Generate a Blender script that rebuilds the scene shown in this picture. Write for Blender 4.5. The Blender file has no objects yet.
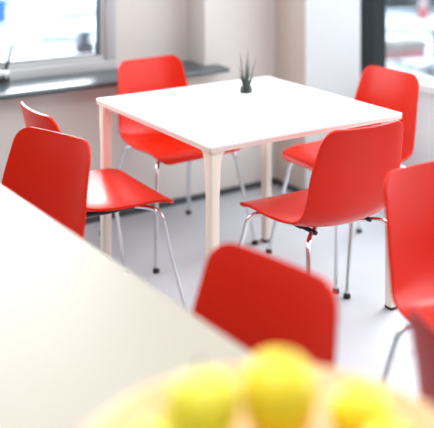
import bpy, bmesh, math, random
from mathutils import Vector, Matrix
random.seed(7)
C = bpy.context.scene.collection
PI = math.pi

# ------------------------------------------------------------------ materials
def mat(name, col, rough=0.5, metal=0.0, spec=0.5, coat=0.0, noise=None, bump=None, emis=0):
    m = bpy.data.materials.new(name); m.use_nodes = True
    nt = m.node_tree; b = nt.nodes['Principled BSDF']
    b.inputs['Base Color'].default_value = (*col, 1)
    b.inputs['Roughness'].default_value = rough
    b.inputs['Metallic'].default_value = metal
    b.inputs['Specular IOR Level'].default_value = spec
    b.inputs['Coat Weight'].default_value = coat
    b.inputs['Coat Roughness'].default_value = 0.15
    tc = nt.nodes.new('ShaderNodeTexCoord')
    if noise:
        scale, col2, lo, hi = noise
        n = nt.nodes.new('ShaderNodeTexNoise'); n.inputs['Scale'].default_value = scale
        n.inputs['Detail'].default_value = 4
        r = nt.nodes.new('ShaderNodeValToRGB')
        r.color_ramp.elements[0].position = lo; r.color_ramp.elements[0].color = (*col, 1)
        r.color_ramp.elements[1].position = hi; r.color_ramp.elements[1].color = (*col2, 1)
        nt.links.new(tc.outputs['Object'], n.inputs['Vector'])
        nt.links.new(n.outputs['Fac'], r.inputs['Fac'])
        nt.links.new(r.outputs['Color'], b.inputs['Base Color'])
    if bump:
        scale, st = bump
        n = nt.nodes.new('ShaderNodeTexNoise'); n.inputs['Scale'].default_value = scale
        bp = nt.nodes.new('ShaderNodeBump'); bp.inputs['Strength'].default_value = st
        bp.inputs['Distance'].default_value = 0.002
        nt.links.new(tc.outputs['Object'], n.inputs['Vector'])
        nt.links.new(n.outputs['Fac'], bp.inputs['Height'])
        nt.links.new(bp.outputs['Normal'], b.inputs['Normal'])
    if emis:
        b.inputs['Emission Color'].default_value = (*col, 1)
        b.inputs['Emission Strength'].default_value = emis
    return m

def glass_mat(name, tint=(1, 1, 1), ior=1.45):
    m = bpy.data.materials.new(name); m.use_nodes = True
    nt = m.node_tree; nt.nodes.clear()
    o = nt.nodes.new('ShaderNodeOutputMaterial'); mx = nt.nodes.new('ShaderNodeMixShader')
    t = nt.nodes.new('ShaderNodeBsdfTransparent'); t.inputs['Color'].default_value = (*tint, 1)
    g = nt.nodes.new('ShaderNodeBsdfGlossy'); g.inputs['Roughness'].default_value = 0.02
    lw = nt.nodes.new('ShaderNodeLayerWeight'); lw.inputs['Blend'].default_value = 0.5
    pw = nt.nodes.new('ShaderNodeMath'); pw.operation = 'POWER'; pw.inputs[1].default_value = 5
    f = nt.nodes.new('ShaderNodeMath'); f.operation = 'MULTIPLY_ADD'; f.inputs[1].default_value = .5; f.inputs[2].default_value = ((ior - 1) / (ior + 1)) ** 2
    nt.links.new(lw.outputs['Facing'], pw.inputs[0]); nt.links.new(pw.outputs[0], f.inputs[0])
    nt.links.new(f.outputs[0], mx.inputs[0]); nt.links.new(t.outputs[0], mx.inputs[1])
    nt.links.new(g.outputs[0], mx.inputs[2]); nt.links.new(mx.outputs[0], o.inputs[0])
    return m

M = {}
M['red'] = mat('red_shell', (0.69, 0.016, 0.002), 0.27, spec=0.24, bump=(900, 0.06))
M['red_shaded'] = mat('shaded_red_shell', (0.42, 0.008, 0.006), 0.40, spec=0.2, bump=(900, 0.06))  # same red shell, darkened for the chair whose back is in shade
M['chrome'] = mat('chrome', (0.80, 0.81, 0.83), 0.10, metal=1)
M['black'] = mat('black_rubber', (0.012, 0.012, 0.013), 0.5)
M['table_white'] = mat('white_laminate', (0.93, 0.93, 0.93), 0.28, spec=0.5)
M['table_edge'] = mat('table_edge', (0.80, 0.68, 0.60), 0.5)
M['table_leg'] = mat('cream_powdercoat', (0.90, 0.84, 0.72), 0.45)
M['cream_top'] = mat('cream_laminate', (0.43, 0.395, 0.335), 0.5, spec=0.12)
M['wall'] = mat('plaster_wall', (0.72, 0.67, 0.63), 0.9, spec=0.2, noise=(1.2, (0.75, 0.70, 0.66), 0.35, 0.65))
M['wall_w'] = mat('white_plaster', (0.90, 0.90, 0.90), 0.9, spec=0.2, noise=(1.5, (0.86, 0.86, 0.86), 0.3, 0.7))
M['wall_g'] = mat('grey_plaster', (0.35, 0.34, 0.33), 0.9, spec=0.2, noise=(1.5, (0.38, 0.37, 0.36), 0.3, 0.7))
M['wall_p'] = mat('pier_plaster', (0.62, 0.62, 0.62), 0.9, spec=0.2, noise=(1.5, (0.58, 0.58, 0.58), 0.3, 0.7))
M['wall_b'] = mat('shaded_beige_plaster', (0.62, 0.53, 0.46), 0.9, spec=0.2, noise=(1.5, (0.66, 0.58, 0.51), 0.3, 0.7))  # beige of the column side, with its shade put into the colour
M['ceil'] = mat('ceiling_white', (0.85, 0.85, 0.84), 0.9)
M['floor'] = mat('grey_vinyl_floor', (0.54, 0.555, 0.58), 0.38, spec=0.5, noise=(2.5, (0.50, 0.515, 0.535), 0.3, 0.7))
M['skirting'] = mat('dark_skirting', (0.06, 0.065, 0.07), 0.5)
M['sill'] = mat('dark_slate_sill', (0.04, 0.058, 0.068), 0.36, spec=0.9, coat=0.0, noise=(9, (0.055, 0.075, 0.085), 0.3, 0.7))
M['frame_w'] = mat('white_window_frame', (0.54, 0.54, 0.535), 0.4)
M['gasket'] = mat('black_gasket', (0.015, 0.017, 0.02), 0.5)
M['frame_d'] = mat('anthracite_frame', (0.010, 0.012, 0.013), 0.6, spec=0.15)
M['frame_d2'] = mat('anthracite_frame_inner', (0.018, 0.021, 0.022), 0.6, spec=0.15)
M['glass'] = glass_mat('window_glass', (0.97, 0.99, 1.0))
M['bottle'] = glass_mat('bottle_glass', (0.90, 0.93, 0.95), 1.9)
M['label'] = mat('dark_bottle_label', (0.03, 0.03, 0.035), 0.5)
M['reed'] = mat('black_reeds', (0.02, 0.02, 0.022), 0.6)
M['blade'] = mat('dark_grass_blade', (0.035, 0.05, 0.045), 0.45, noise=(30, (0.10, 0.12, 0.11), 0.4, 0.7))
M['pot'] = mat('dark_pot', (0.03, 0.032, 0.034), 0.4)
M['cap_g'] = mat('grey_cap', (0.45, 0.45, 0.46), 0.4)
M['wood'] = mat('pale_wood_bowl', (0.86, 0.60, 0.34), 0.45, noise=(14, (0.80, 0.52, 0.28), 0.35, 0.65))
M['lemon'] = mat('yellow_fruit', (0.97, 0.74, 0.02), 0.4, noise=(12, (1.0, 0.82, 0.05), 0.3, 0.7), bump=(120, 0.3))
M['lime'] = mat('green_yellow_fruit', (0.90, 0.86, 0.05), 0.4, noise=(12, (0.98, 0.88, 0.08), 0.3, 0.7))
M['orange'] = mat('golden_fruit', (0.95, 0.52, 0.02), 0.4, noise=(12, (0.95, 0.65, 0.04), 0.3, 0.7))
M['stem'] = mat('brown_stem', (0.18, 0.10, 0.04), 0.8)
M['snow'] = mat('snow_pavement', (0.80, 0.86, 0.92), 0.85, noise=(0.8, (0.10, 0.15, 0.21), 0.47, 0.62))
M['kerb'] = mat('grey_kerb', (0.20, 0.18, 0.17), 0.8, noise=(5, (0.28, 0.25, 0.24), 0.4, 0.6))
M['kerb_red'] = mat('pale_red_band', (0.38, 0.12, 0.12), 0.8, noise=(6, (0.30, 0.18, 0.17), 0.4, 0.6))
M['gravel'] = mat('gravel_bed', (0.07, 0.08, 0.085), 0.9, noise=(7, (0.6, 0.62, 0.64), 0.42, 0.62))
M['asphalt'] = mat('dark_asphalt', (0.12, 0.14, 0.15), 0.9)
M['blue_car'] = mat('blue_car_paint', (0.02, 0.16, 0.42), 0.4)
M['grey_car'] = mat('dark_car_paint', (0.03, 0.036, 0.04), 0.35, coat=0.5)
M['car_glass'] = mat('car_window', (0.05, 0.07, 0.09), 0.1)
M['cone'] = mat('cone_red', (0.42, 0.08, 0.07), 0.5)
M['cone_w'] = mat('cone_white_band', (0.5, 0.5, 0.5), 0.5)
M['stone'] = mat('grey_stone', (0.04, 0.05, 0.055), 0.8, noise=(8, (0.07, 0.08, 0.09), 0.4, 0.6))
M['fill_on'] = mat('fill_diffuser', (1, 1, 1), 0.5, emis=1.0)  # glowing face of the added fill lamps

# ------------------------------------------------------------------ helpers
def obj(name, bm, m, parent=None, smooth=True, angle=35):
    me = bpy.data.meshes.new(name)
    bmesh.ops.recalc_face_normals(bm, faces=bm.faces)
    bm.to_mesh(me); bm.free()
    o = bpy.data.objects.new(name, me); C.objects.link(o)
    me.materials.append(m)
    if smooth:
        for p in me.polygons: p.use_smooth = True
        try: me.set_sharp_from_angle(angle=math.radians(angle))
        except Exception: pass
    if parent: o.parent = parent
    return o

def tag(o, label, cat, group=None, kind=None):
    o['label'] = label; o['category'] = cat
    if group: o['group'] = group
    if kind: o['kind'] = kind
    return o

def thing(name, label, cat, loc=(0, 0, 0), rz=0, group=None):
    o = bpy.data.objects.new(name, None); C.objects.link(o)
    o.empty_display_size = 0.1
    o.location = loc; o.rotation_euler = (0, 0, rz)
    return tag(o, label, cat, group)

def struct(name, bm, m, parent=None, smooth=False):
    o = obj(name, bm, m, parent, smooth)
    if parent is None: o['kind'] = 'structure'
    return o

def box(bm, lo, hi, bev=0.0, seg=2, mtx=None):
    v = [bm.verts.new((x, y, z)) for x in (lo[0], hi[0]) for y in (lo[1], hi[1]) for z in (lo[2], hi[2])]
    fs = [(0, 1, 3, 2), (4, 6, 7, 5), (0, 4, 5, 1), (2, 3, 7, 6), (0, 2, 6, 4), (1, 5, 7, 3)]
    faces = [bm.faces.new([v[i] for i in f]) for f in fs]
    es = list({e for f in faces for e in f.edges})
    if bev > 0:
        r = bmesh.ops.bevel(bm, geom=es, offset=bev, segments=seg, profile=0.5, affect='EDGES')
        vs = {w for f in r['faces'] for w in f.verts} | {w for w in v if w.is_valid}
    else: vs = set(v)
    if mtx is not None:
        for w in vs: w.co = mtx @ w.co
    return bm

def tube(bm, pts, rad, n=14, cap=True):
    """tube along smooth points; rad float or list"""
    pts = [Vector(p) for p in pts]
    rs = rad if isinstance(rad, (list, tuple)) else [rad] * len(pts)
    rings = []; up = None
    for i, p in enumerate(pts):
        d = (pts[min(i + 1, len(pts) - 1)] - pts[max(i - 1, 0)]).normalized()
        if up is None: up = d.orthogonal().normalized()
        a = (up - d * up.dot(d)).normalized(); up = a; b = d.cross(a)
        rings.append([bm.verts.new(p + (a * math.cos(2 * PI * k / n) + b * math.sin(2 * PI * k / n)) * rs[i]) for k in range(n)])
    for r0, r1 in zip(rings, rings[1:]):
        for k in range(n): bm.faces.new((r0[k], r0[(k + 1) % n], r1[(k + 1) % n], r1[k]))
    if cap: bm.faces.new(rings[0]); bm.faces.new(rings[-1])
    return bm

def fillet(pts, r, n=7):
    """polyline with rounded corners"""
    pts = [Vector(p) for p in pts]; out = [pts[0]]
    for a, b, c in zip(pts, pts[1:], pts[2:]):
        u = (a - b); v = (c - b); k = min(r, u.length * .48, v.length * .48)
        p0 = b + u.normalized() * k; p1 = b + v.normalized() * k
        for i in range(n + 1):
            t = i / n; out.append(p0 * (1 - t) ** 2 + b * 2 * t * (1 - t) + p1 * t * t)
    out.append(pts[-1]); return out

def lathe(bm, prof, n=40, ctr=(0, 0, 0)):
    rings = []
    for r, z in prof:
        if r < 1e-5: rings.append([bm.verts.new((ctr[0], ctr[1], ctr[2] + z))])
        else: rings.append([bm.verts.new((ctr[0] + r * math.cos(2 * PI * k / n), ctr[1] + r * math.sin(2 * PI * k / n), ctr[2] + z)) for k in range(n)])
    for a, b in zip(rings, rings[1:]):
        for k in range(n):
            k2 = (k + 1) % n
            if len(a) == 1 and len(b) == 1: continue
            if len(a) == 1: bm.faces.new((a[0], b[k], b[k2]))
            elif len(b) == 1: bm.faces.new((a[k], a[k2], b[0]))
            else: bm.faces.new((a[k], a[k2], b[k2], b[k]))
    return bm

def catmull(P, n):
    out = []
    for i in range(len(P) - 1):
        p0 = P[max(i - 1, 0)]; p1 = P[i]; p2 = P[i + 1]; p3 = P[min(i + 2, len(P) - 1)]
        for k in range(n):
            t = k / n
            out.append(tuple(0.5 * (2 * b + (c - a) * t + (2 * a - 5 * b + 4 * c - d) * t * t + (3 * b - a - 3 * c + d) * t ** 3)
                             for a, b, c, d in zip(p0, p1, p2, p3)))
    out.append(P[-1]); return out

def copy_tree(o, parent=None):
    c = o.copy(); C.objects.link(c); c.parent = parent
    for ch in list(o.children): copy_tree(ch, c)
    return c

# ------------------------------------------------------------------ layout frame
# room axes (the camera stands at the origin of the floor plan and looks along +Y)
YAW = math.radians(33)
U = Vector((math.cos(YAW), math.sin(YAW), 0)); V = Vector((-math.sin(YAW), math.cos(YAW), 0))
W0 = Vector((0.07, 4.71, 0))            # a point on the window wall at floor level
RM = Matrix.Translation(W0) @ Matrix.Rotation(YAW, 4, 'Z')   # local x runs along the window wall, local y outdoors

def room(name, lo, hi, m, parent=None, bev=0.0):
    bm = bmesh.new(); box(bm, lo, hi, bev, mtx=RM); return struct(name, bm, m, parent)

# ------------------------------------------------------------------ room shell
CE = 2.75; RX = 0.872
bm = bmesh.new(); box(bm, (-4.6, -5.6, -0.12), (RX + .22, 0.25, 0), mtx=RM); struct('floor', bm, M['floor'])
bm = bmesh.new(); box(bm, (-4.6, -5.6, CE), (RX + .25, 0.42, CE + .12), mtx=RM); struct('ceiling', bm, M['ceil'])
# window wall (left/back): front plane y=0, niche back plane y=.18
NX = -0.158; SZ = 0.665; WR = -0.588; WL = -2.75; WT = 2.25
bm = bmesh.new()
box(bm, (-4.6, 0, 0), (0.30, 0.34, SZ), mtx=RM)                 # low wall under the sill
box(bm, (NX, 0, SZ), (0.30, 0.34, CE), mtx=RM)                  # full-height pier right of the niche
box(bm, (WR, 0.18, SZ), (NX, 0.34, CE), mtx=RM)                 # recessed wall beside the window
box(bm, (-4.6, 0.18, SZ), (WL, 0.34, CE), mtx=RM)
box(bm, (WL, 0.18, WT), (WR, 0.34, CE), mtx=RM)
struct('wall_back', bm, M['wall'])
# column return (beige side, darkened for shade) and the white face parallel to the window wall
bm = bmesh.new(); box(bm, (0.296, -0.262, 0), (0.40, 0.34, CE), mtx=RM); struct('wall_column', bm, M['wall_b'])
bm = bmesh.new(); box(bm, (0.2965, -0.266, 0), (0.679, 0.34, CE), mtx=RM); 
struct('wall_pier', bm, M['wall_p'])
# skirting
room('baseboard_back', (-4.6, -0.012, 0), (0.296, 0.0, 0.03), M['skirting'])
room('baseboard_column', (0.285, -0.274, 0), (0.2965, -0.012, 0.03), M['skirting'])
room('baseboard_pier', (0.2965, -0.278, 0), (0.679, -0.266, 0.03), M['skirting'])
# right wall: low white wall with a long window above, running towards the viewer
RX = 0.872; RZ = 0.535
room('wall_right', (RX, -4.2, 0), (RX + .22, -0.26, RZ), M['wall_w'])
room('trim_1', (RX - .03, -4.2, RZ), (RX + .22, -0.26, RZ + .025), M['wall_w'], bev=.004)
room('wall_right_top', (RX, -4.2, 2.45), (RX + .22, -0.26, CE), M['wall_w'])
# dark corner post between the pier and the right window (two profiles)
room('trim_2', (0.679, -0.27, 0), (0.785, 0.02, CE), M['frame_d'], bev=.006)
room('trim_3', (0.785, -0.262, 0), (RX + .004, 0.02, CE), M['frame_d2'], bev=.006)
# sill
bm = bmesh.new(); box(bm, (-4.5, -0.117, SZ), (-0.075, 0.18, SZ + .026), .011, 3, mtx=RM)
struct('trim_4', bm, M['sill'], smooth=True)

# left window: outer frame, gaskets, pane
def ring_frame(bm, x0, x1, z0, z1, w, y0, y1, axis='x', bev=.004):
    def b(a0, a1, c0, c1):
        if axis == 'x': box(bm, (a0, y0, c0), (a1, y1, c1), bev, 2, RM)
        else: box(bm, (y0, a0, c0), (y1, a1, c1), bev, 2, RM)
    b(x0, x1, z0, z0 + w); b(x0, x1, z1 - w, z1); b(x0, x0 + w, z0 + w, z1 - w); b(x1 - w, x1, z0 + w, z1 - w)
bm = bmesh.new(); ring_frame(bm, WL, WR, SZ + .02, WT, 0.055, 0.165, 0.25); win = struct('window_1', bm, M['frame_w'], smooth=True)
bm = bmesh.new(); ring_frame(bm, WL + .05, WR - .05, SZ + .07, WT - .05, 0.030, 0.180, 0.235); struct('window_sash', bm, M['frame_w'], win, True)
bm = bmesh.new(); ring_frame(bm, WL + .078, WR - .078, SZ + .098, WT - .078, 0.010, 0.190, 0.225, bev=.001); struct('gasket', bm, M['gasket'], win)
bm = bmesh.new(); box(bm, (WL + .08, .205, SZ + .10), (WR - .08, .211, WT - .08), mtx=RM); struct('pane', bm, M['glass'], win)
# right window
bm = bmesh.new(); ring_frame(bm, -4.2, -0.235, RZ + .024, 2.46, 0.022, RX - .028, RX + .002, 'y'); w2 = struct('window_2', bm, M['wall_w'], smooth=True)
bm = bmesh.new(); box(bm, (RX - .016, -4.185, RZ + .04), (RX - .010, -0.25, 2.44), mtx=RM); struct('pane', bm, M['glass'], w2)
# far side walls of the room, behind and left of the viewer
room('wall_left', (-4.6, -5.6, 0), (-4.45, 0.0, CE), M['wall_g'])

room('wall_front', (-4.6, -5.7, 0), (RX + .22, -5.6, CE), M['wall_g'])
room('wall_right_end', (RX, -5.6, 0), (RX + .22, -4.2, CE), M['wall_w'])
# ------------------------------------------------------------------ chairs
def shell_bm():
    P = catmull([(.224, .425), (.207, .444), (.15, .452), (.04, .447), (-.07, .438), (-.135, .446), (-.178, .480), (-.200, .540),
                 (-.218, .64), (-.238, .735), (-.252, .795)], 5)
    # arc length
    S = [0]
    for a, b in zip(P, P[1:]): S.append(S[-1] + math.dist(a, b))
    L = S[-1]
    rows = [0, .002, .006, .012, .02, .03, .04]
    rows = rows + [.04 + (L - .08 - .0) * i / 34 for i in range(1, 34)] + [L - r for r in reversed([0, .002, .006, .012, .02, .03, .045])]
    def at(s):
        for i in range(len(S) - 1):
            if s <= S[i + 1] + 1e-9:
                t = (s - S[i]) / (S[i + 1] - S[i]); return tuple(a + (b - a) * t for a, b in zip(P[i], P[i + 1]))
        return P[-1]
    def lerp(tab, x):
        for (a, va), (b, vb) in zip(tab, tab[1:]):
            if x <= b:
                t = max(0, (x - a) / (b - a)); t = t * t * (3 - 2 * t); return va + (vb - va) * t
        return tab[-1][1]
    bm = bmesh.new(); N = 22; grid = []
    for s in rows:
        s = max(0, min(L, s)); y, z = at(s)
        w0 = lerp([(0, .222), (.2, .226), (.40, .210), (.52, .198), (L, .176)], s)
        r0 = .052; r1 = .055
        w = w0
        if s < r0: w = w0 - r0 + math.sqrt(max(0, r0 * r0 - (r0 - s) ** 2))
        if L - s < r1: w = w0 - r1 + math.sqrt(max(0, r1 * r1 - (r1 - (L - s)) ** 2))
        # tangent / inward normal
        a = at(max(0, s - .006)); b = at(min(L, s + .006))
        ty, tz = b[0] - a[0], b[1] - a[1]; ln = math.hypot(ty, tz); ty /= ln; tz /= ln
        ny, nz = -tz * -1, ty * -1          # points up on the seat, forward on the back
        cu = lerp([(0, .002), (.15, .012), (.38, .034), (.55, .034), (L, .026)], s)
        row = []
        for i in range(N + 1):
            t = -1 + 2 * i / N; x = t * w; k = abs(x / w0) ** 2.3 * cu
            row.append(bm.verts.new((x, y + ny * k, z + nz * k)))
        grid.append(row)
    for a, b in zip(grid, grid[1:]):
        for i in range(N): bm.faces.new((a[i], a[i + 1], b[i + 1], b[i]))
    return bm

def make_chair(m):
    t = thing('shell_chair', '', 'chair')
    sh = obj('seat_shell', shell_bm(), m, t, angle=60)
    md = sh.modifiers.new('thickness', 'SOLIDIFY'); md.thickness = .010; md.offset = 0
    bv = sh.modifiers.new('edge', 'BEVEL'); bv.width = .0035; bv.segments = 3; bv.limit_method = 'ANGLE'; bv.angle_limit = math.radians(50)
    bm = bmesh.new()                       # under-seat carrier
    for s in (-1, 1):
        tube(bm, fillet([(s * .13, .13, .424), (s * .115, 0, .420), (s * .12, -.115, .424)], .05), .008)
    box(bm, (-.125, -.035, .412), (.125, .035, .420), .003)
    obj('seat_frame', bm, M['black'], t)
    for sx in (-1, 1):
        for sy, foot, bend in ((1, (.262, .25), (.205, .165)), (-1, (.240, -.25), (.180, -.150))):
            ft = Vector((sx * foot[0], foot[1], .012)); bd = Vector((sx * bend[0], bend[1], .424))
            st = Vector((sx * .06, sy * .045, .424 if sy > 0 else .416))
            bm = bmesh.new(); tube(bm, fillet([st, bd, ft], .05, 9), .0085)
            lg = obj('leg', bm, M['chrome'], t)
            bm = bmesh.new(); lathe(bm, [(0, 0), (.013, 0), (.0145, .004), (.0135, .014), (.0095, .019), (0, .019)], 18, (ft.x, ft.y, 0))
            obj('foot_cap', bm, M['black'], lg)
    return t

GRP = None
def place(proto, bx, by, ang, label, name='shell_chair', dup=True):
    """back-rest centre on plan and facing angle in degrees"""
    f = Vector((math.cos(math.radians(ang)), math.sin(math.radians(ang)), 0))
    t = copy_tree(proto) if dup else proto
    t.location = Vector((bx, by, 0)) + f * .25
    t.rotation_euler = (0, 0, math.radians(ang - 90))
    t['label'] = label; t['group'] = 'red moulded shell chairs on chrome legs'
    return t
ch = make_chair(M['red'])
place(ch, .505, 2.935, 121.5, 'red shell chair seen from behind, pushed in at the right corner of the white table', dup=False)
place(ch, -.335, 4.25, -54, 'red shell chair on the far side of the white table, under the dark sill')
place(ch, .79, 3.94, 212, 'red shell chair in front of the dark post, beyond the white table')
place(ch, -.666, 3.180, 32, 'red shell chair whose glossy seat shows a white window reflection, left of the white table')
place(ch, -.508, 2.855, 232, 'red shell chair at left with its back against the far edge of the cream table')
place(ch, .128, 1.835, 224, 'blurred bright red chair back directly behind the yellow fruit')
place(ch, .585, 2.52, -58, 'red shell chair cut by the right photo edge, standing nearest the right table leg')
ch2 = make_chair(M['red_shaded'])
place(ch2, .402, 1.480, 24, 'red shell chair with shade put into its colour, seen from behind in the lower right corner, beside the fruit bowl', dup=False)

# ------------------------------------------------------------------ white table
def make_table(label, cx, cy, L, Wd, H, yaw, top_m, edge_m, leg_m, inset=.032, cap=True, group=None, r=.02):
    t = thing('square_table' if cap else 'cream_table', label, 'table', (cx, cy, 0), yaw)
    def slab(z0, z1, rr, g=0):
        bm = bmesh.new(); out = []
        for (sx, sy, a0) in ((1, 1, 0), (-1, 1, 90), (-1, -1, 180), (1, -1, 270)):
            for k in range(7):
                a = math.radians(a0 + 15 * k)
                out.append((sx * (L / 2 - rr - g) + rr * math.cos(a), sy * (Wd / 2 - rr - g) + rr * math.sin(a)))
        lo = [bm.verts.new((x, y, z0)) for x, y in out]; hi = [bm.verts.new((x, y, z1)) for x, y in out]
        bm.faces.new(lo); bm.faces.new(hi)
        for k in range(len(out)):
            k2 = (k + 1) % len(out); bm.faces.new((lo[k], lo[k2], hi[k2], hi[k]))
        return bm
    obj('tabletop', slab(H - .007, H, r), top_m, t)
    obj('edge_band', slab(H - .020, H - .007, r - .001, .001), edge_m, t)
    bm = bmesh.new()      # apron rails set back under the top
    for s in (-1, 1):
        box(bm, (-L / 2 + .12, s * (Wd / 2 - .10) - .012, H - .05), (L / 2 - .12, s * (Wd / 2 - .10) + .012, H - .020), .003)
        box(bm, (s * (L / 2 - .10) - .012, -Wd / 2 + .12, H - .05), (s * (L / 2 - .10) + .012, Wd / 2 - .12, H - .020), .003)
    obj('rail', bm, leg_m, t)
    for sx in (-1, 1):
        for sy in (-1, 1):
            bm = bmesh.new(); X = sx * (L / 2 - inset); Y = sy * (Wd / 2 - inset)
            prof = [(.012, .021), (.30, .022), (.56, .0235), (.665, .0225), (.690, .026), (.708, .034), (H - .0205, .046)]
            rings = []
            for z, hw in prof:
                hw0 = .0195 if z < .66 else .023     # outer faces stay near the table edge, inner faces flare
                ring = []
                for ax, ay in ((1, 1), (-1, 1), (-1, -1), (1, -1)):
                    x = X + (ax * hw0 if ax == sx else ax * (hw if z > .66 else hw0))
                    y = Y + (ay * hw0 if ay == sy else ay * (hw if z > .66 else hw0))
                    ring.append((x, y))
                rr = .011; pts = []
                x0 = min(p[0] for p in ring); x1 = max(p[0] for p in ring); y0 = min(p[1] for p in ring); y1 = max(p[1] for p in ring)
                for (cx_, cy_, a0) in ((x1 - rr, y1 - rr, 0), (x0 + rr, y1 - rr, 90), (x0 + rr, y0 + rr, 180), (x1 - rr, y0 + rr, 270)):
                    for k in range(5):
                        a = math.radians(a0 + 22.5 * k); pts.append(bm.verts.new((cx_ + rr * math.cos(a), cy_ + rr * math.sin(a), z)))
                rings.append(pts)
            n = len(rings[0])
            for a, b in zip(rings, rings[1:]):
                for k in range(n): bm.faces.new((a[k], a[(k + 1) % n], b[(k + 1) % n], b[k]))
            bm.faces.new(rings[0]); bm.faces.new(rings[-1])
            lg = obj('leg', bm, leg_m, t)
            bm = bmesh.new(); box(bm, (X - .019, Y - .019, 0), (X + .019, Y + .019, .012), .004); obj('foot_cap', bm, M['black'], lg)
    if cap:
        bm = bmesh.new(); lathe(bm, [(0, 0), (.016, 0), (.015, .0015), (0, .002)], 24, (0, 0, H)); obj('cable_cap', bm, M['cap_g'], t)
    return t
S = .867; F0 = Vector((-.024, 2.885, 0)); YA = .5739
u = Vector((math.cos(YA), math.sin(YA), 0)); v = Vector((-math.sin(YA), math.cos(YA), 0))
cc = F0 + (u + v) * S / 2
make_table('square white-topped table in mid-room with a spiky dark plant on it', cc.x, cc.y, S, S, .74, YA,
           M['table_white'], M['table_edge'], M['table_leg'], r=.012)

# foreground cream table: its far edge runs through E0 along the room's depth axis
E0 = Vector((.041, 1.59, 0)); YB = math.radians(35.4)
u2 = Vector((math.cos(YB), math.sin(YB), 0)); v2 = Vector((-math.sin(YB), math.cos(YB), 0))
c2 = E0 + v2 * .50 - u2 * .42
make_table('long cream foreground table cut off by the left and bottom photo edges', c2.x, c2.y, .84, 2.5, .74, YB,
           M['cream_top'], M['cream_top'], M['table_leg'], cap=False, r=.03)

# ------------------------------------------------------------------ spiky plant
t = thing('spiky_plant', 'small dark spiky plant standing on the white table', 'plant', (.122, 3.73, .74))
bm = bmesh.new(); lathe(bm, [(0, 0), (.024, 0), (.026, .003), (.025, .022), (.022, .026), (.020, .022), (0, .020)], 28); obj('pot', bm, M['pot'], t)
bm = bmesh.new()
def blade(bm, x, y, dx, dy, h, w):
    pts = []; n = 6
    for i in range(n + 1):
        k = i / n; pts.append((x + dx * k ** 1.5, y + dy * k ** 1.5, .018 + h * k))
    tube(bm, pts, [w * (1 - (i / n) ** 2 * .96) for i in range(n + 1)], 6)
for (dx, h, w) in ((-.022, .115, .0038), (-.016, .168, .0048), (.002, .138, .0050), (.006, .182, .0042), (.010, .135, .0046), (.016, .108, .0036), (.030, .138, .0042),
                   (-.010, .085, .0045), (.0, .10, .005), (.024, .080, .004), (-.024, .07, .0035), (.012, .07, .005)):
    blade(bm, dx * .45 + random.uniform(-.004, .004), random.uniform(-.010, .010), dx, random.uniform(-.012, .012), h - .012, w * .72)
for _ in range(16):
    a = random.uniform(0, 2 * PI); blade(bm, .010 * math.cos(a), .010 * math.sin(a), .014 * math.cos(a), .014 * math.sin(a), random.uniform(.03, .06), .0045)
obj('blades', bm, M['blade'], t)

# ------------------------------------------------------------------ reed diffuser on the sill
t = thing('reed_diffuser', 'small glass bottle with black reeds on the dark window sill', 'diffuser', (-.985, 4.10, SZ + .026))
bm = bmesh.new(); lathe(bm, [(0, 0), (.024, 0), (.027, .004), (.027, .040), (.022, .052), (.012, .058), (.012, .072), (.014, .074), (.0105, .076), (.0095, .058), (.020, .048), (.0245, .038), (.0245, .006), (0, .004)], 30)
obj('bottle', bm, M['bottle'], t)
bm = bmesh.new(); lathe(bm, [(.0273, .016), (.0283, .017), (.0283, .036), (.0273, .037)], 30); obj('bottle_label', bm, M['label'], t)
bm = bmesh.new(); lathe(bm, [(.0125, .050), (.024, .052), (.027, .060), (.024, .070), (.0125, .074)], 28); obj('collar', bm, M['wall_w'], t)
for dx, dy, h in ((.045, .0, .185), (.055, .01, .180), (.035, -.01, .17), (.012, .02, .18), (-.03, .01, .17)):
    bm = bmesh.new(); tube(bm, [(-dx * .15, -dy * .15, .008), (dx, dy, h * 1.12)], .0026, 8); obj('reed', bm, M['reed'], t)

# ------------------------------------------------------------------ fruit bowl
BX, BY, BZ = .075, 1.08, .741
bm = bmesh.new()
lathe(bm, [(0, 0), (.10, 0), (.105, .003), (.14, .014), (.20, .042), (.245, .072), (.262, .092), (.264, .097), (.258, .098), (.238, .080), (.195, .052), (.13, .022), (0, .012)], 64)
o = obj('fruit_bowl', bm, M['wood']); o.location = (BX, BY, BZ)
tag(o, 'wide blurred pale wooden bowl on the cream table holding yellow fruit', 'bowl')

def apple_bm(r, squash, lemon=False):
    prof = []; n = 18
    for i in range(n + 1):
        a = PI * i / n; rr = r * math.sin(a); z = -r * math.cos(a)
        if lemon:
            z *= 1.12; e = abs(math.cos(a)); z += (1 if z > 0 else -1) * r * .22 * max(0, (e - .86) / .14) ** 1.5
        else:
            z *= squash; rr *= 1 + .06 * math.cos(a) * -1
            d = math.exp(-(rr / (r * .22)) ** 2); z -= (1 if z > 0 else -1) * r * .20 * d
        prof.append((max(rr, 0), z))
    prof[0] = (0, prof[0][1]); prof[-1] = (0, prof[-1][1])
    bm = bmesh.new(); lathe(bm, prof, 28); return bm
def fruit(kind, x, y, z, r, m, label, rot=(0, 0, 0)):
    t = thing(kind, label, 'fruit', (x, y, z), 0, 'yellow fruit heaped in the wooden bowl'); t.rotation_euler = rot
    obj('fruit_body', apple_bm(r, .92, kind == 'lemon'), m, t)
    zt = r * .70 if kind == 'apple' else r * 1.28
    bm = bmesh.new()
    tube(bm, [(0, 0, zt), (.002, 0, zt + r * .22), (.006, 0, zt + r * .42)] if kind == 'apple' else [(0, 0, zt), (0, 0, zt + .004)], [.002, .002, .003] if kind == 'apple' else .004, 8)
    obj('stem', bm, M['stem'], t)
Z0 = BZ
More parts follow.
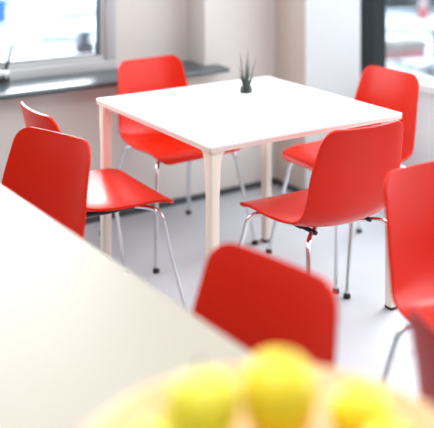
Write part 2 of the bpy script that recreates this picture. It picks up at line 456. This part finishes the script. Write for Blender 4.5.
FR = [
 ('apple', -.100, .115, .092, .048, 'lime', 'greenish yellow apple low at the far left of the fruit heap', (.3, -.4, 0)),
 ('apple', .004, .050, .170, .050, 'lemon', 'golden yellow apple forming the top of the fruit heap', (.25, .1, 0)),
 ('apple', .010, .140, .098, .048, 'orange', 'golden orange apple behind the top of the heap', (.4, .1, 0)),
 ('lemon', .118, .110, .104, .041, 'lemon', 'bright yellow lemon at the far right of the fruit heap', (1.2, .2, .6)),
 ('apple', .142, .005, .104, .048, 'lemon', 'yellow apple at the right end of the fruit heap', (.2, .4, 0)),
 ('apple', -.092, .035, .158, .047, 'lime', 'pale lime-yellow apple on the left shoulder of the heap', (-.3, -.2, 0)),
 ('apple', -.162, .025, .092, .046, 'lime', 'lime-green apple at the left end of the fruit heap', (.1, -.5, 0)),
 ('apple', .042, .000, .080, .048, 'orange', 'orange-yellow fruit in the middle hollow of the heap', (0, .3, 0)),
 ('apple', -.060, .018, .066, .046, 'lime', 'green apple buried under the left shoulder of the heap', (0, .3, 0)),
 ('lemon', -.030, -.082, .088, .042, 'lemon', 'yellow lemon in front of the heap, at the bottom photo edge', (1.3, 0, -.5)),
 ('lemon', .092, -.100, .092, .042, 'lime', 'greenish lemon at the front right of the bowl', (1.2, .1, 1.2)),
 ('apple', -.132, -.075, .090, .047, 'lime', 'green-yellow apple at the front left of the bowl', (0, -.2, 0)),
]
for k, x, y, z, r, m, lab, rot in FR: fruit(k, BX + x, BY + y, Z0 + z, r, M[m], lab, rot)

# ------------------------------------------------------------------ outdoors
bm = bmesh.new(); box(bm, (-40, .35, -.2), (60, 70, -.02), mtx=RM)
box(bm, (1.10, -40, -.2), (60, .35, -.02), mtx=RM)
tag(struct('snowy_ground', bm, M['snow']), 'snow-dusted pale pavement outside the windows', 'ground', kind='structure')
def gp(px, py, z=0):       # ground point seen at a given bearing, used only to lay out the yard
    Y = 888 * (1.53 - z) / (py + 96); return Vector(((px - 217) * Y / 888, Y, z))
def strip(name, a, b, depth, z0, z1, m, bev=.0):
    d = (b - a); L = d.length; an = math.atan2(d.y, d.x)
    bm = bmesh.new(); box(bm, (0, 0, z0), (L, depth, z1), bev, mtx=Matrix.Translation((a.x, a.y, 0)) @ Matrix.Rotation(an, 4, 'Z'))
    return obj(name, bm, m, smooth=False)
a = gp(375, 59); b = gp(470, 51)
k = thing('stone_kerb', 'low grey stone kerb with a pale red foot, outside the right window', 'kerb', (0, 0, 0))
o = strip('kerb_stone', a, gp(428, 55), .25, .06, .15, M['kerb'], .01); o.parent = k
o = strip('kerb_foot', a - Vector((0, .01, 0)), gp(426, 55.2) - Vector((0, .01, 0)), .26, -.02, .06, M['kerb_red']); o.parent = k
# post ending the kerb
p = gp(440, 54.5); bm = bmesh.new(); box(bm, (-.07, -.07, -.02), (.07, .07, .22), .012); box(bm, (-.085, -.085, .22), (.085, .085, .25), .01)
o = obj('kerb_post', bm, M['stone'], smooth=False); o.location = (p.x, p.y, 0); tag(o, 'short dark stone post at the right end of the kerb outside', 'post')
# gravel bed: base plus pebbles
bm = bmesh.new(); a0 = gp(360, 100); b0 = gp(520, 92); 
o = strip('gravel_bed', Vector((a.x, a.y - 2.5, 0)), Vector((b.x, b.y - 2.5, 0)), 2.15, -.02, .0, M['gravel']); tag(o, 'bed of grey and white gravel outside the right window', 'gravel', kind='stuff')
bm = bmesh.new(); an = math.atan2((b - a).y, (b - a).x)
for _ in range(1500):
    x = random.uniform(0, 1.6); y = random.uniform(-2.45, -.36); r = random.uniform(.012, .035)
    q = Vector((a.x, a.y, 0)) + Vector((math.cos(an) * x - math.sin(an) * y, math.sin(an) * x + math.cos(an) * y, r * .4))
    bmesh.ops.create_icosphere(bm, subdivisions=1, radius=r, matrix=Matrix.Translation(q) @ Matrix.Diagonal((1, random.uniform(.6, 1), .6, 1)))
o2 = obj('gravel_pebbles', bm, M['gravel']); o2.parent = o; o2['kind'] = 'stuff'
# traffic cone
p = gp(423, 18); t = thing('traffic_cone', 'faded red and white traffic cone on the snow outside', 'cone', (p.x, p.y, -.02))
bm = bmesh.new(); box(bm, (-.075, -.075, 0), (.075, .075, .025), .008); obj('cone_base', bm, M['cone'], t)
bm = bmesh.new(); lathe(bm, [(0, .025), (.068, .025), (.062, .10), (.043, .26), (.022, .45), (.018, .455), (0, .455)], 28); obj('cone_body', bm, M['cone'], t)
bm = bmesh.new(); lathe(bm, [(.050, .192), (.0535, .192), (.044, .275), (.040, .275)], 28); obj('reflective_band', bm, M['cone_w'], t)
# planter
p = gp(85, 51); t = thing('stone_planter', 'dark grey bowl planter on a block pedestal outside the left window', 'planter', (p.x, p.y, -.02), YAW)
bm = bmesh.new(); box(bm, (-.078, -.078, 0), (.078, .078, .115), .006); box(bm, (-.03, -.03, .115), (.03, .03, .15)); obj('pedestal', bm, M['stone'], t)
bm = bmesh.new(); lathe(bm, [(0, .145), (.045, .145), (.07, .17), (.09, .20), (.102, .225), (.092, .225), (.05, .17), (0, .165)], 28); obj('planter_bowl', bm, M['stone'], t)

def make_car(label, loc, rz, paint):
    t = thing('parked_car', label, 'car', loc, rz)
    prof = [(-2.05, .15), (-2.12, .62), (-1.95, .85), (-1.35, .92), (-.85, 1.38), (-.3, 1.46), (.7, 1.42), (1.35, .98), (1.95, .88), (2.1, .7), (2.08, .15)]
    bm = bmesh.new(); rings = []
    for y, k in ((-.84, .97), (-.78, 1.0), (.78, 1.0), (.84, .97)):
        rings.append([bm.verts.new((x * k, y * (1 if z < .95 else .86), .15 + (z - .15) * k)) for x, z in prof])
    n = len(prof)
    for p_, q_ in zip(rings, rings[1:]):
        for i in range(n): bm.faces.new((p_[i], p_[(i + 1) % n], q_[(i + 1) % n], q_[i]))
    bm.faces.new(rings[0]); bm.faces.new(rings[-1]); obj('car_body', bm, paint, t, angle=25)
    for s in (-1, 1):
        bm = bmesh.new(); vs = [bm.verts.new((x, s * .80, z)) for x, z in ((-1.15, .95), (-.78, 1.30), (-.25, 1.36), (.62, 1.33), (1.08, .98))]
        bm.faces.new(vs); r = bmesh.ops.extrude_face_region(bm, geom=list(bm.faces)); 
        for w in r['geom']:
            if isinstance(w, bmesh.types.BMVert): w.co.y = s * .86
        obj('side_window', bm, M['car_glass'], t, smooth=False)
        for x in (-1.3, 1.35):
            bm = bmesh.new(); lathe(bm, [(0, -.1), (.20, -.1), (.30, -.09), (.32, -.05), (.32, .05), (.30, .09), (.20, .1), (0, .1)], 28)
            for w in bm.verts: w.co = Matrix.Rotation(PI / 2, 4, 'X') @ w.co + Vector((x, s * .80, .32))
            obj('wheel', bm, M['black'], t)
    return t
p = gp(-10, 21); t = thing('plastic_crate', 'bright blue crate on the snow, cut by the upper left photo corner', 'crate', (p.x, p.y, -.02), math.radians(12))
bm = bmesh.new()
for s_ in (-1, 1):
    box(bm, (s_ * .21 - .012, -.15, .02), (s_ * .21 + .012, .15, .30), .004); box(bm, (-.21, s_ * .15 - .012, .02), (.21, s_ * .15 + .012, .30), .004)
box(bm, (-.21, -.15, 0), (.21, .15, .025), .004); obj('crate_body', bm, M['blue_car'], t)
bm = bmesh.new()
for s_ in (-1, 1):
    box(bm, (s_ * .225 - .018, -.18, .28), (s_ * .225 + .018, .18, .315), .006); box(bm, (-.24, s_ * .165 - .018, .28), (.24, s_ * .165 + .018, .315), .006)
obj('crate_rim', bm, M['blue_car'], t)
p = gp(425, 9); make_car('dark grey car parked behind the cone outside the right window', (p.x, p.y + 1.0, -.02), math.radians(4), M['grey_car'])

# ------------------------------------------------------------------ ceiling fill lamps (added to brighten the scene, out of frame)
def fill_lamp(x, y, w, l, power, label):
    t = thing('fill_lamp', label, 'lamp', (x, y, CE), YAW, 'added ceiling fill lamps')
    bm = bmesh.new(); box(bm, (-w / 2 - .02, -l / 2 - .02, -.05), (w / 2 + .02, l / 2 + .02, 0), .006); obj('fill_housing', bm, M['frame_w'], t, False)
    bm = bmesh.new(); box(bm, (-w / 2, -l / 2, -.056), (w / 2, l / 2, -.05)); obj('fill_diffuser', bm, M['fill_on'], t, False)
    L = bpy.data.lights.new('fill_light', 'AREA'); L.shape = 'RECTANGLE'; L.size = w; L.size_y = l; L.energy = power; L.color = (1, .97, .93)
    lo = bpy.data.objects.new('fill_light', L); C.objects.link(lo); lo.parent = t; lo.location = (0, 0, -.07)
fill_lamp(.3, 2.9, 1.4, 1.4, 3.5, 'added square fill lamp on the ceiling above the white table')
fill_lamp(-.15, 1.15, .7, .7, 30, 'added square fill lamp on the ceiling above the viewer')
# daylight coming in through the two windows
def daylight(x, y, z, sx, sz, nrm, power, col):
    L = bpy.data.lights.new('window_daylight', 'AREA'); L.shape = 'RECTANGLE'; L.size = sx; L.size_y = sz; L.energy = power; L.color = col
    o = bpy.data.objects.new('window_daylight', L); C.objects.link(o)
    o.location = RM @ Vector((x, y, z)); d = Matrix.Rotation(YAW, 3, 'Z') @ Vector(nrm)
    o.rotation_euler = d.to_track_quat('-Z', 'Y').to_euler(); return L
daylight(RX + .20, -2.2, 1.80, 3.7, 1.25, (-1, 0, -.45), 38, (.98, .99, 1))
daylight((WL + WR) / 2, .30, 1.57, 2.0, 1.06, (0, -1, -.12), 38, (.96, .985, 1))
for (x, y, z, sx, sz, n) in (((WL + WR) / 2, .33, 1.5, 2.2, 1.6, (0, -1, 0)), (RX + .24, -2.2, 1.5, 3.9, 1.9, (-1, 0, 0))):
    daylight(x, y, z, sx, sz, n, 1, (1, 1, 1)).cycles.is_portal = True

sun = bpy.data.lights.new('sun', 'SUN'); sun.energy = 3.2; sun.angle = math.radians(32)
so = bpy.data.objects.new('sun', sun); C.objects.link(so); so.rotation_euler = (Matrix.Rotation(YAW, 3, 'Z') @ Vector((-.75, -.18, -.70))).to_track_quat('-Z', 'Y').to_euler()

low = bpy.data.lights.new('added_low_sun', 'SUN'); low.energy = 2.3; low.angle = math.radians(24); low.color = (1, .97, .93)  # second sun lamp, added for the white glare on the left seat
lo_ = bpy.data.objects.new('added_low_sun', low); C.objects.link(lo_); lo_.rotation_euler = Vector((.12, -1, -.36)).to_track_quat('-Z', 'Y').to_euler()
w = bpy.data.worlds.new('World'); bpy.context.scene.world = w; w.use_nodes = True
nt = w.node_tree; bg = nt.nodes['Background']
tc = nt.nodes.new('ShaderNodeTexCoord'); sp = nt.nodes.new('ShaderNodeSeparateXYZ'); rp = nt.nodes.new('ShaderNodeValToRGB')
rp.color_ramp.elements[0].position = 0.0; rp.color_ramp.elements[0].color = (1, 1, 1, 1)
rp.color_ramp.elements[1].position = 0.8; rp.color_ramp.elements[1].color = (.72, .86, 1, 1)
nt.links.new(tc.outputs['Generated'], sp.inputs[0]); nt.links.new(sp.outputs['Z'], rp.inputs[0]); nt.links.new(rp.outputs[0], bg.inputs['Color'])
bg.inputs['Strength'].default_value = 3.0

# ------------------------------------------------------------------ camera (level, lens shifted down: verticals stay vertical)
cam = bpy.data.cameras.new('camera'); co = bpy.data.objects.new('camera', cam); C.objects.link(co)
co.location = (0, 0, 1.53); co.rotation_euler = (PI / 2, 0, 0)
cam.sensor_fit = 'HORIZONTAL'; cam.sensor_width = 36; cam.lens = 888.4 / 434 * 36
cam.shift_y = -(214 + 95.8) / 434; cam.shift_x = 0
cam.clip_start = .05; cam.clip_end = 300
cam.dof.use_dof = True; cam.dof.focus_distance = 3.05; cam.dof.aperture_fstop = 1.5
bpy.context.scene.camera = co
sc = bpy.context.scene
sc.view_settings.view_transform = 'Standard'; sc.view_settings.exposure = 0.0
